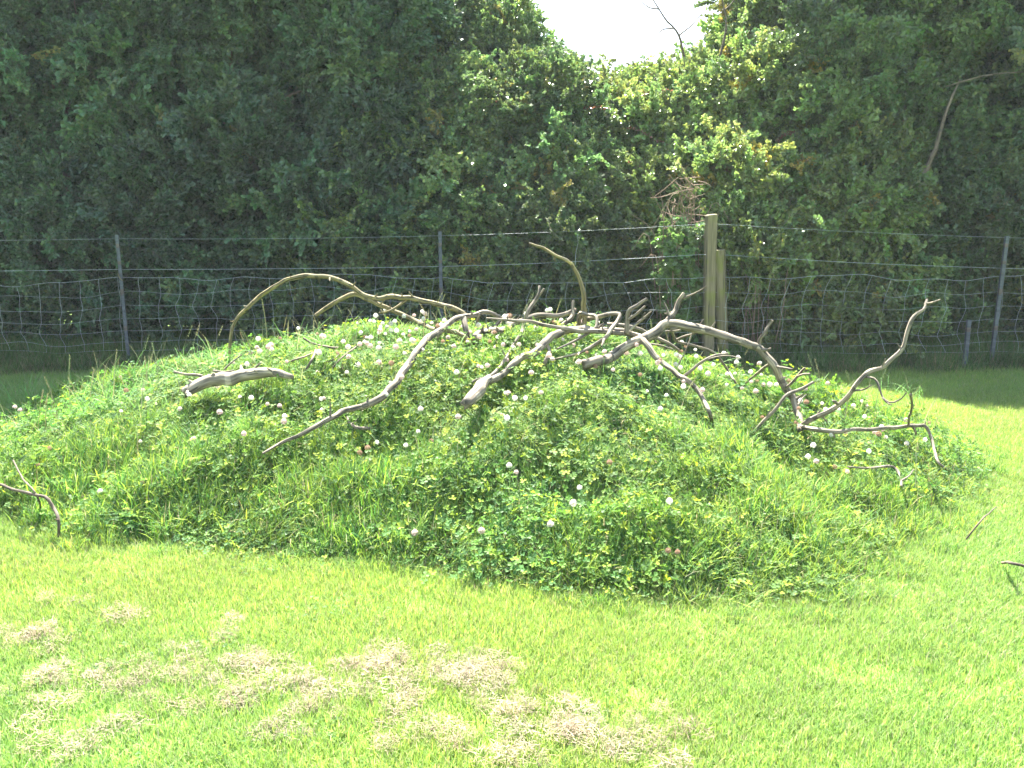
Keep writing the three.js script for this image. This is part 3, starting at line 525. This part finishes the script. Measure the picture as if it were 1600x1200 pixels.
// ---------------------------------------------------------------- wire fence
const FZ = -8.4;
{
  const fx = (px) => (px - 800) / FPX * (-FZ * cp + 0.75 * sp);
  const f = thing('wire_fence', 'sagging stock wire fence with metal and wooden posts in front of the hedge', 'fence', [0, 0, FZ]);
  const woodX = fx(1108), posts = [-6.2, fx(191), fx(690), woodX, fx(1562), 6.2], topH = [1.1, 1.11, 1.135, 1.235, 1.12, 1.1];
  const sag = (x, amp) => { for (let i = 0; i < posts.length - 1; i++) if (x <= posts[i + 1] || i === posts.length - 2) { const t = (x - posts[i]) / (posts[i + 1] - posts[i]); return [topH[i] + (topH[i + 1] - topH[i]) * t - amp * 4 * t * (1 - t), t]; } };
  const wire = (n, pts, r, parent = f) => mesh(n, new THREE.TubeGeometry(new THREE.CatmullRomCurve3(pts), Math.max(8, pts.length * 2), r, 5), M.wire, parent);
  const ground = (x) => bank(x, FZ);
  { const p = []; for (let x = -6.2; x <= 6.2; x += 0.2) p.push(V(x, sag(x, 0.012)[0] + 0.01, 0)); wire('strand_wire', p, 0.001); }
  { const p = []; for (let x = -6.2; x <= 6.2; x += 0.2) p.push(V(x, sag(x, 0.01)[0] - 0.245 + 0.006 * (noise(x, 1, 201) - 0.5), 0.004)); wire('strand_wire', p, 0.0015); }
  // stock netting: horizontal line wires that have been pushed about, and stay wires knotted across them
  const rows = [0.79, 0.665, 0.545, 0.43, 0.325, 0.23, 0.15];
  const net = (x, k) => {
    const t = sag(x, 0)[1], near = 1 - Math.min(1, Math.min(t, 1 - t) * 6), loose = 1 - near * 0.8;
    return V(x + loose * 0.11 * (noise(x * 1.1 + k * 0.35, 3.1 + k * 0.5, 205) - 0.5), rows[k] + (x > woodX ? -0.0 : 0) + loose * (0.15 * (noise(x * 0.8 + 3, 0.5 + k * 0.16, 202) - 0.6) + 0.07 * (noise(x * 3.1, k * 0.8, 203) - 0.5)) * (0.35 + rows[k]) + 0.02, -0.006 + loose * 0.12 * (noise(x * 0.9, k * 0.3, 204) - 0.5));
  };
  for (let k = 0; k < rows.length; k++) { const p = []; for (let x = -6.2; x <= 6.2; x += 0.0825) { const q = net(x, k); q.y += 0.006 * (noise(x * 12, k, 206) - 0.5); p.push(q); } wire('line_wire', p, k === 0 ? 0.0015 : 0.001); }
  for (let i = 0; i < 75; i++) { const x = -6.15 + i * 0.166, p = []; for (let k = 0; k < rows.length; k++) { const q = net(x, k); q.z += 0.003; p.push(q); if (k < rows.length - 1) { const b = net(x, k + 1).add(q).multiplyScalar(0.5); b.x += 0.012 * (hash(i, k, 207) - 0.5); p.push(b); } } wire('stay_wire', p, 0.0012); }
  { const x = fx(902); wire('tie_wire', [V(x, 1.16, 0.002), V(x - 0.008, 1.13, 0.006), V(x + 0.004, 1.1, 0.004), V(x - 0.012, 1.02, 0.004), V(x - 0.02, 0.9, 0.006)], 0.0019); }
  const angle = (h, w = 0.027) => { const s = new THREE.Shape(); s.moveTo(0, 0); s.lineTo(w, 0); s.lineTo(w, 0.005); s.lineTo(0.005, 0.005); s.lineTo(0.005, w); s.lineTo(0, w); s.closePath(); const g = new THREE.ExtrudeGeometry(s, { depth: h, bevelEnabled: true, bevelSize: 0.0008, bevelThickness: 0.0008, bevelSegments: 1 }); g.rotateX(-Math.PI / 2); return g; };
  const iron = (px, h, lean, dz = 0.012, w = 0.027) => { const m = mesh('metal_post', angle(h + 0.2, w), M.zinc, f); m.position.set(fx(px) - w / 2, ground(fx(px)) - 0.2, dz + w); m.rotation.z = lean; return m; };
  iron(196, 1.12, 0.022); iron(690, 1.14, 0.004); iron(1556, 1.11, -0.035); iron(1508, 0.42, -0.012, 0.1, 0.03);
  const clip = wire('post_clip', [V(fx(190) - 0.006, 0.83, 0.05), V(fx(190), 0.82, 0.056), V(fx(190) + 0.014, 0.79, 0.056), V(fx(190) + 0.03, 0.775, 0.05)], 0.004); clip.material = M.lichen;
  const square = new RoundedBoxGeometry(0.088, 1.62, 0.088, 3, 0.012), sPos = square.attributes.position;
  for (let i = 0; i < sPos.count; i++) { const y = sPos.getY(i); sPos.setX(i, sPos.getX(i) + 0.004 * (noise(y * 6, sPos.getZ(i) * 30, 211) - 0.5)); if (y > 0.7) sPos.setY(i, y + sPos.getX(i) * 0.08); }
  { const uv = square.attributes.uv; for (let i = 0; i < uv.count; i++) uv.setXY(i, sPos.getX(i) * 1.8 + sPos.getZ(i) * 2.3 + 0.3, sPos.getY(i) * 0.8); square.computeVertexNormals(); }
  const wp = mesh('wooden_post', square, M.post, f); wp.position.set(woodX + 0.012, 1.32 - 0.81, -0.03); wp.rotation.set(0.01, 0.12, -0.016 + 0.03);
  const strut = new THREE.CylinderGeometry(0.048, 0.056, 1.4, 14, 8), tPos = strut.attributes.position;
  for (let i = 0; i < tPos.count; i++) { const a = Math.atan2(tPos.getZ(i), tPos.getX(i)), q = 1 + 0.1 * (noise(a * 1.5 + 9, tPos.getY(i) * 3, 212) - 0.5); tPos.setX(i, tPos.getX(i) * q); tPos.setZ(i, tPos.getZ(i) * q); }
  { const uv = strut.attributes.uv; for (let i = 0; i < uv.count; i++) uv.setXY(i, uv.getX(i) * 0.9, tPos.getY(i) * 0.8); strut.computeVertexNormals(); }
  const st = mesh('wooden_strut', strut, M.post, f); st.position.set(woodX + 0.135, 1.03 - 0.7, -0.06); st.rotation.set(0.03, 0.4, 0.085);
}

// ---------------------------------------------------------------- hedge: hawthorn trees and brambles
const RT = rng(4242), tr = (a, b) => a + (b - a) * RT(), tg = () => RT() + RT() + RT() + RT() - 2;
function leafOn(s, o, dir, up, L, w, c) {   // small lobed leaf, folded along its rib
  const side = dir.clone().cross(up).normalize(), n = side.clone().cross(dir).normalize();
  const pt = (a, b, y) => o.clone().addScaledVector(dir, a * L).addScaledVector(side, b * w).addScaledVector(n, y * w);
  const N = [n.x, n.y, n.z], A = (p) => s.v(p.x, p.y, p.z, ...N, c);
  const b = A(pt(0, 0, 0)), t = A(pt(1, 0, -0.1)), l1 = A(pt(0.42, 0.55, 0.22)), l2 = A(pt(0.8, 0.4, 0.1)), r1 = A(pt(0.42, -0.55, 0.22)), r2 = A(pt(0.8, -0.4, 0.1)), m = A(pt(0.6, 0, 0));
  s.t(b, l1, m); s.t(l1, l2, m); s.t(l2, t, m); s.t(b, m, r1); s.t(r1, m, r2); s.t(r2, m, t);
}
function twigStrip(s, a, b, r, c) { const d = b.clone().sub(a).normalize(), u = Math.abs(d.y) < 0.9 ? UPV : V(1, 0, 0), e = d.clone().cross(u).normalize(), f = e.clone().cross(d); const ring = (o, q) => [0, 2.094, 4.189].map((k) => { const n = e.clone().multiplyScalar(Math.cos(k)).addScaledVector(f, Math.sin(k)), p = o.clone().addScaledVector(n, q); return s.v(p.x, p.y, p.z, n.x, n.y, n.z, c); }); const A = ring(a, r), B = ring(b, r * 0.6); for (let i = 0; i < 3; i++) { const j = (i + 1) % 3; s.t(A[i], A[j], B[i]); s.t(A[j], B[j], B[i]); } }
// a leafy spray growing along +x, drooping a little
function spray(len, leaf, shoots, col, bark = [0.12, 0.09, 0.06]) {
  const s = new Soup();
  const shoot = (o, dir, L, n) => {
    let p = o.clone(), d = dir.clone();
    for (let k = 0; k < n; k++) {
      const q = p.clone().addScaledVector(d, L / n); twigStrip(s, p, q, 0.0022 * (1 - 0.6 * k / n), bark);
      for (let j = 0; j < 2; j++) {
        const ld = V(tg(), tg() * 0.8 + 0.15, tg()).addScaledVector(d, 0.8).normalize(), b = tr(0.7, 1.3), yl = RT() < 0.15 ? 1.5 : 1;
        leafOn(s, q, ld, V(tg() * 0.8, 1, tg() * 0.8).normalize(), leaf * tr(0.7, 1.2), leaf * tr(0.6, 0.95), [col[0] * b * yl, col[1] * b * (yl > 1 ? 1.2 : 1), col[2] * b]);
      }
      p = q; d.add(V(tg() * 0.25, -0.08 + tg() * 0.2, tg() * 0.25)).normalize();
    }
  };
  shoot(V(0, 0, 0), V(1, 0.1, 0), len, 12);
  for (let k = 0; k < shoots; k++) { const t = tr(0.05, 0.75); shoot(V(len * t, 0, 0), V(tr(0.3, 1), tg() * 0.7, tg()).normalize(), len * tr(0.3, 0.65), 7); }
  return s.geo();
}
// One hedge tree. top(x): crown height; front(h): how far ahead its front face lies at height h; lobes of sprays over that face and behind it.
function hedgeTree(o) {
  const root = thing(o.name ?? 'hawthorn_tree', o.label, 'tree', [o.x, bank(o.x, -o.z), -o.z], 'hawthorns in the hedge'), geo = spray(o.len ?? 0.24, o.leaf ?? 0.036, 6, o.col);
  const list = [], lobes = [], tmp = V(0, 0, 0);
  const nf = o.lobes ?? 92;
  for (let k = 0; k < nf; k++) { const x = o.x + tr(-1, 1) * o.hw, H = o.top(x), r = tr(0.26, 0.6), h = Math.min(H - r * 0.85, 0.15 + (H - 0.2) * Math.pow(RT(), 0.85)); if (h > 3.6 && RT() < 0.2) continue; lobes.push([x, h, -(o.front(h) + r * 0.6 + tr(-0.28, 0.38)), r, 1]); }
  for (let k = 0; k < 16; k++) { const r = tr(0.25, 0.42); lobes.push([o.x + tr(-1, 1) * o.hw, tr(0.2, 0.75), -(o.front(0.5) + tr(0.1, 0.9)), r, 1]); }
  for (let k = 0; k < nf * 0.72; k++) { const x = o.x + tr(-1, 1) * o.hw, H = o.top(x), r = tr(0.4, 0.7), h = Math.min(H - r * 0.9, tr(0.3, 1) * H); if (h > 3.6 && RT() < 0.25) continue; lobes.push([x, h, -(o.front(h) + tr(0.6, 1.5)), r, 0]); }
  for (let k = 0; k < nf * 0.3; k++) { const x = o.x + tr(-1, 1) * o.hw, H = o.top(x), r = tr(0.22, 0.42); lobes.push([x, H - r * tr(0.9, 1.5), -(o.front(H) + tr(0.1, 0.8)), r, 1]); }
  for (let k = 0; k < 24; k++) lobes.push([o.x + tr(-1.1, 1.1) * o.hw, tr(0.3, 2.3), -(o.front(1.2) + tr(1.0, 1.9)), tr(0.45, 0.6), 0]);
  for (const l of lobes) if (Math.abs(l[0] - 1.4) < 0.4 && l[1] < 2.3) l[2] -= 0.45;   // crown shape opened behind the brambles to let the sun in
  const q = new THREE.Quaternion(), m = new THREE.Matrix4(), sc = V(1, 1, 1), X = V(1, 0, 0);
  for (const [lx, ly, lz, r, outer] of lobes) {
    const n = Math.round((outer ? 62 : 40) * (r / 0.45) ** 2 * (o.dense ?? 1)), lt = tr(0.6, 1.45);
    for (let k = 0; k < n; k++) {
      const d = V(tg(), tg(), tg()).normalize(); if (outer && d.z < -0.5 && RT() < 0.6) d.z *= -1;
      const p = V(lx + d.x * r * tr(0.5, 1.02), ly + d.y * r * 0.75 * tr(0.5, 1.02), lz + d.z * r * tr(0.5, 1.02));
      if (p.y < 0.12 + 0.25 * RT()) continue;
      tmp.copy(d).add(V(tg() * 0.7, -0.1 + tg() * 0.5, tg() * 0.7)).normalize();
      q.setFromUnitVectors(X, tmp); q.multiply(new THREE.Quaternion().setFromAxisAngle(X, RT() * 6.283));
      const s = tr(0.65, 1.15); m.compose(p.sub(root.position), q, sc.set(s, s, s));
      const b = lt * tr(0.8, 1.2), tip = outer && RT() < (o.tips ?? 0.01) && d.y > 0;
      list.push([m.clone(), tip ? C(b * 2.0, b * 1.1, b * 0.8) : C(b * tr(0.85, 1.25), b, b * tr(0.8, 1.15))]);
    }
  }
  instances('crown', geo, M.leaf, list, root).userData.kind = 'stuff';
  // trunk and limbs
  for (const [i, t] of o.trunks.entries()) {
    const pts = t.p.map((p) => V(p[0] - o.x, p[1] - root.position.y, -p[2] + o.z));
    mesh(i ? 'limb' : 'trunk', tube(pts, t.r, { step: 0.06, radial: 8 }), M.live, root);
  }
  return root;
}
const straight = (x, z, h, lean, r, back = 0.25) => ({ p: [[x, -0.1, z], [x + lean * 0.2, h * 0.3, z + back * 0.3], [x + lean * 0.7, h * 0.65, z + back * 0.65], [x + lean, h, z + back]], r: [r, r * 0.85, r * 0.6, r * 0.2] });
const limbsOf = (x, z, n, H) => Array.from({ length: n }, () => { const h = tr(0.5, H * 0.5), a = tr(-1, 1); return { p: [[x, h, z], [x + a * 0.5, h + tr(0.2, 0.5), z - tr(0, 0.2)], [x + a * 1.1, h + tr(0.4, 1.2), z + tr(-0.3, 0.2)], [x + a * 1.5, h + tr(0.3, 1.7), z + tr(-0.4, 0.3)]], r: [0.03, 0.022, 0.014, 0.005] }; });
const G1 = [0.07, 0.138, 0.06], G2 = [0.108, 0.185, 0.056], G3 = [0.145, 0.22, 0.055];  // leaf greens brighten from shaded to sunlit trees: sunlight put into the colour
const wallL = (h) => 8.95 + Math.max(0, h - 1.2) * 0.28, wallM = (h) => 8.95 + Math.max(0, h - 1.25) * 0.95, wallR = (h) => 8.85 + Math.max(0, h - 1.2) * 0.9, wallG = (h) => 9.0 + Math.max(0, h - 0.9) * 1.1;
const dip = (x) => 4.4 - 1.75 * THREE.MathUtils.smoothstep(x, -0.75, 0.55) + 0.0;
hedgeTree({ label: 'dark dense hawthorn at the far left end of the hedge', x: -6.6, leaf: 0.04, z: 10.4, hw: 1.3, col: G1, top: () => 5.8, front: wallL, trunks: [straight(-6.5, 10, 3.5, 0.3, 0.09), ...limbsOf(-6.5, 10, 3, 4)] });
hedgeTree({ label: 'tall dark hawthorn behind the left metal fence post', x: -4.4, leaf: 0.033, z: 10.4, hw: 1.3, col: G1, top: () => 5.8, front: wallL, trunks: [straight(-4.3, 9.9, 3.8, -0.3, 0.1), ...limbsOf(-4.3, 9.9, 4, 4)] });
hedgeTree({ label: 'tall dark hawthorn with drooping sprays behind the arching left branch', x: -2.4, leaf: 0.042, z: 10.4, hw: 1.25, col: G1, top: () => 5.8, front: (h) => 8.95 + Math.max(0, h - 1.2) * 0.34, tips: 0.012, trunks: [straight(at(345, 500, 9.7).x, 9.7, 3.8, 0.2, 0.075), ...limbsOf(-2.8, 9.8, 4, 4)] });
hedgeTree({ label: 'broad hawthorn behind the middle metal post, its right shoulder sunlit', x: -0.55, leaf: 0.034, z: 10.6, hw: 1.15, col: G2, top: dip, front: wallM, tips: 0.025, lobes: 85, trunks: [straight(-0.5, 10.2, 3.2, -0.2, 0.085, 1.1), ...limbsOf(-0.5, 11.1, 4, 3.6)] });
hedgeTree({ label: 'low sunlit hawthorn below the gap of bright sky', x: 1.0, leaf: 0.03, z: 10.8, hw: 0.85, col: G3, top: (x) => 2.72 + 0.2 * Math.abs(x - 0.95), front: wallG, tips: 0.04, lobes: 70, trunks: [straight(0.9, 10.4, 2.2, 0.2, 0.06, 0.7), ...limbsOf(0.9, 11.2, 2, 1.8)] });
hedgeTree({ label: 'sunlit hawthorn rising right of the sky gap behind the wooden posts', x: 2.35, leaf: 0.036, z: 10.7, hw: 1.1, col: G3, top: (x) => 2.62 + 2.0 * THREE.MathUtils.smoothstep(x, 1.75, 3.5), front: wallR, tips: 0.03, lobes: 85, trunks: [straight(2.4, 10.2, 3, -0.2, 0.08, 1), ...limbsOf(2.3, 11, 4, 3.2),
  ...[[[1075, 120, 10.3], [1066, 75, 10.3], [1058, 50, 10.3], [1040, 30, 10.35], [1026, 8, 10.4], [1008, -20, 10.4]], [[1052, 44, 10.3], [1036, 46, 10.25], [1024, 56, 10.2]], [[1060, 56, 10.3], [1080, 40, 10.3], [1096, 22, 10.35]], [[1030, 14, 10.38], [1014, 12, 10.4], [1002, 2, 10.4]], [[1125, 90, 10.3], [1135, 40, 10.35], [1130, 5, 10.4], [1120, -30, 10.4]], [[1133, 15, 10.4], [1146, 2, 10.4], [1150, -20, 10.4]]].map((l, i) => ({ p: l.map((q) => { const v = at(...q); return [v.x, v.y, -v.z]; }), r: l.map((_, k) => (i % 4 ? 0.008 : 0.014) * (1 - 0.8 * k / l.length)) }))] });
hedgeTree({ label: 'tall hawthorn with a crooked pale limb right of the wooden posts', x: 4.15, leaf: 0.04, z: 10.5, hw: 1.3, col: G2, top: () => 5.8, front: (h) => 8.95 + Math.max(0, h - 1.1) * 0.45, tips: 0.015, lobes: 85, trunks: [{ p: [at(1412, 600, 9.2), at(1411, 390, 9.2), at(1420, 320, 9.15), at(1445, 270, 9.1), at(1460, 235, 9.1)].map((v) => [v.x, v.y, -v.z]), r: [0.045, 0.038, 0.032, 0.026, 0.021] },
  { p: [at(1460, 240, 9.1), at(1472, 195, 9.15), at(1490, 145, 9.2), at(1500, 125, 9.25)].map((v) => [v.x, v.y, -v.z]), r: [0.02, 0.016, 0.011, 0.006] }, { p: [at(1478, 135, 9.25), at(1505, 127, 9.2), at(1540, 118, 9.2), at(1600, 112, 9.3)].map((v) => [v.x, v.y, -v.z]), r: [0.004, 0.008, 0.007, 0.005] }, ...limbsOf(4.2, 10, 4, 4)] });
hedgeTree({ label: 'dark hawthorn behind the metal post at the far right', x: 6.2, leaf: 0.045, z: 10.4, hw: 1.3, col: G1, top: () => 5.8, front: wallL, trunks: [straight(6.2, 10, 3.6, -0.3, 0.09), ...limbsOf(6.2, 10, 3, 4)] });

{ // young reddish shoots, and hanging sprays with yellow sunlight put into their colour
  const trees = scene.children.filter((o) => o.name.startsWith('hawthorn_tree'));
  const shoot = (px, py, d, dx, dy, len, col, leaf, n) => {
    const o = at(px, py, d), t = trees.reduce((a, b) => (Math.abs(a.position.x - o.x) < Math.abs(b.position.x - o.x) ? a : b)), s = new Soup(); o.sub(t.position);
    const dir = V(dx, -dy, tg() * 0.3 + 0.25).normalize(); let p = o.clone();
    for (let k = 0; k < n; k++) {
      const q = p.clone().addScaledVector(dir, len / n); twigStrip(s, p, q, 0.003 * (1 - 0.7 * k / n), [0.16, 0.09, 0.05]);
      for (let j = 0; j < 3; j++) { const b = tr(0.7, 1.3); leafOn(s, q, V(tg(), tg(), tg()).addScaledVector(dir, 0.5).normalize(), V(tg(), 1, tg()).normalize(), leaf * tr(0.7, 1.2), leaf * tr(0.5, 0.8), col.map((c) => c * b)); }
      p = q; dir.add(V(tg() * 0.12, -0.05 + tg() * 0.1, tg() * 0.1)).normalize();
    }
    mesh('shoot', s.geo(), M.leaf, t);
  };
  const red = [0.2, 0.085, 0.045], sunGold = [0.2, 0.19, 0.04];
  for (const [px, py, d, dx, dy, len] of [[700, 165, 9.75, -0.6, 0.5, 0.3], [736, 178, 9.7, 0.7, -0.5, 0.32], [762, 138, 9.8, 1, -0.2, 0.35], [668, 172, 9.7, 1, 0.7, 0.25], [905, 172, 9.9, 1, -0.3, 0.3], [985, 158, 9.95, 1, -0.5, 0.4], [960, 250, 9.5, 1, 0.1, 0.4], [1020, 220, 9.65, 1, 0.1, 0.4], [1060, 228, 9.6, 1, 0.3, 0.35], [975, 200, 9.8, 1, 0.1, 0.3], [1100, 240, 9.4, 1, 0.6, 0.3], [1245, 205, 9.5, -1, 0.3, 0.2], [1280, 265, 9.2, -1, 0.3, 0.25], [1240, 105, 10, 1, -0.3, 0.3], [1390, 198, 9.4, -0.8, 0.3, 0.2], [1375, 205, 9.4, 1, -0.4, 0.25]]) shoot(px, py, d, dx, dy, len, red, 0.026, 12);
  for (const [px, py, d, dx, dy, len] of [[885, 228, 9.35, 0.05, 1, 0.75], [832, 250, 9.35, -0.15, 1, 0.6], [765, 280, 9.3, 0.05, 1, 0.3], [850, 165, 9.7, 0.2, -1, 0.3], [1250, 108, 9.9, 1, -0.4, 0.4], [680, 190, 9.6, 0.3, 1, 0.3], [1390, 235, 9.3, 0.3, 0.8, 0.25], [1270, 290, 9.1, -0.6, 0.6, 0.3]]) shoot(px, py, d, dx, dy, len, sunGold, 0.036, 16);
}
{ // brambles and a tangle of dead canes beside the wooden post
  const b = thing('bramble_bush', 'sunlit bramble with a tangle of dead brown canes left of the wooden fence post', 'bramble', [1.5, bank(1.5, -8.66), -8.66]);
  const list = [], m = new THREE.Matrix4(), q = new THREE.Quaternion(), sc = V(1, 1, 1);
  for (let k = 0; k < 230; k++) { const h = tr(0.1, 1.15), p = V(tg() * 0.15 - 0.02, h, tg() * 0.13); q.setFromEuler(new THREE.Euler(tg(), RT() * 6.28, tg())); const s = tr(0.55, 1.1); m.compose(p, q, sc.set(s, s, s)); const c = tr(0.8, 1.3); list.push([m.clone(), C(c * tr(0.85, 1.2), c, c * 0.95)]); }
  instances('foliage', spray(0.17, 0.046, 2, [0.12, 0.21, 0.055]), M.leaf, list, b).userData.kind = 'stuff';
  const cane = (parent, x, z, h, a, r = 0.005) => mesh('cane', tube([V(x, 0, z), V(x + a * 0.15, h * 0.6, z + tg() * 0.1), V(x + a * 0.4, h, z + tg() * 0.12), V(x + a * 0.8, h + tr(-0.35, 0.25), z + tg() * 0.15)], [r, r * 0.8, r * 0.65, r * 0.3], { step: 0.06, radial: 5 }), M.cane, parent);
  for (let k = 0; k < 22; k++) cane(b, tg() * 0.15, tg() * 0.1, tr(0.8, 1.5), tg() * 0.6);
  for (let k = 0; k < 60; k++) { const o = V(tg() * 0.16, tr(1.0, 1.6), tg() * 0.1), d = V(tg(), tg() * 0.8, tg() * 0.6).normalize().multiplyScalar(tr(0.08, 0.28)); mesh('dead_twig', tube([o, o.clone().addScaledVector(d, 0.5).add(V(tg() * 0.03, tg() * 0.03, 0)), o.clone().add(d)], [0.0035, 0.0028, 0.0014], { step: 0.05, radial: 4 }), M.cane, b); }
  const d2 = thing('dead_stalks', 'bare brown dead stalks growing right of the shorter fence post', 'stalks', [2.15, bank(2.15, -8.6), -8.6]);
  for (let k = 0; k < 12; k++) cane(d2, tg() * 0.16, tg() * 0.1, tr(0.45, 1.0), tg() * 0.5, 0.004);
}
scene.traverse((o) => { if (o.isMesh) o.castShadow = o.receiveShadow = true; });
renderer.render(scene, camera);
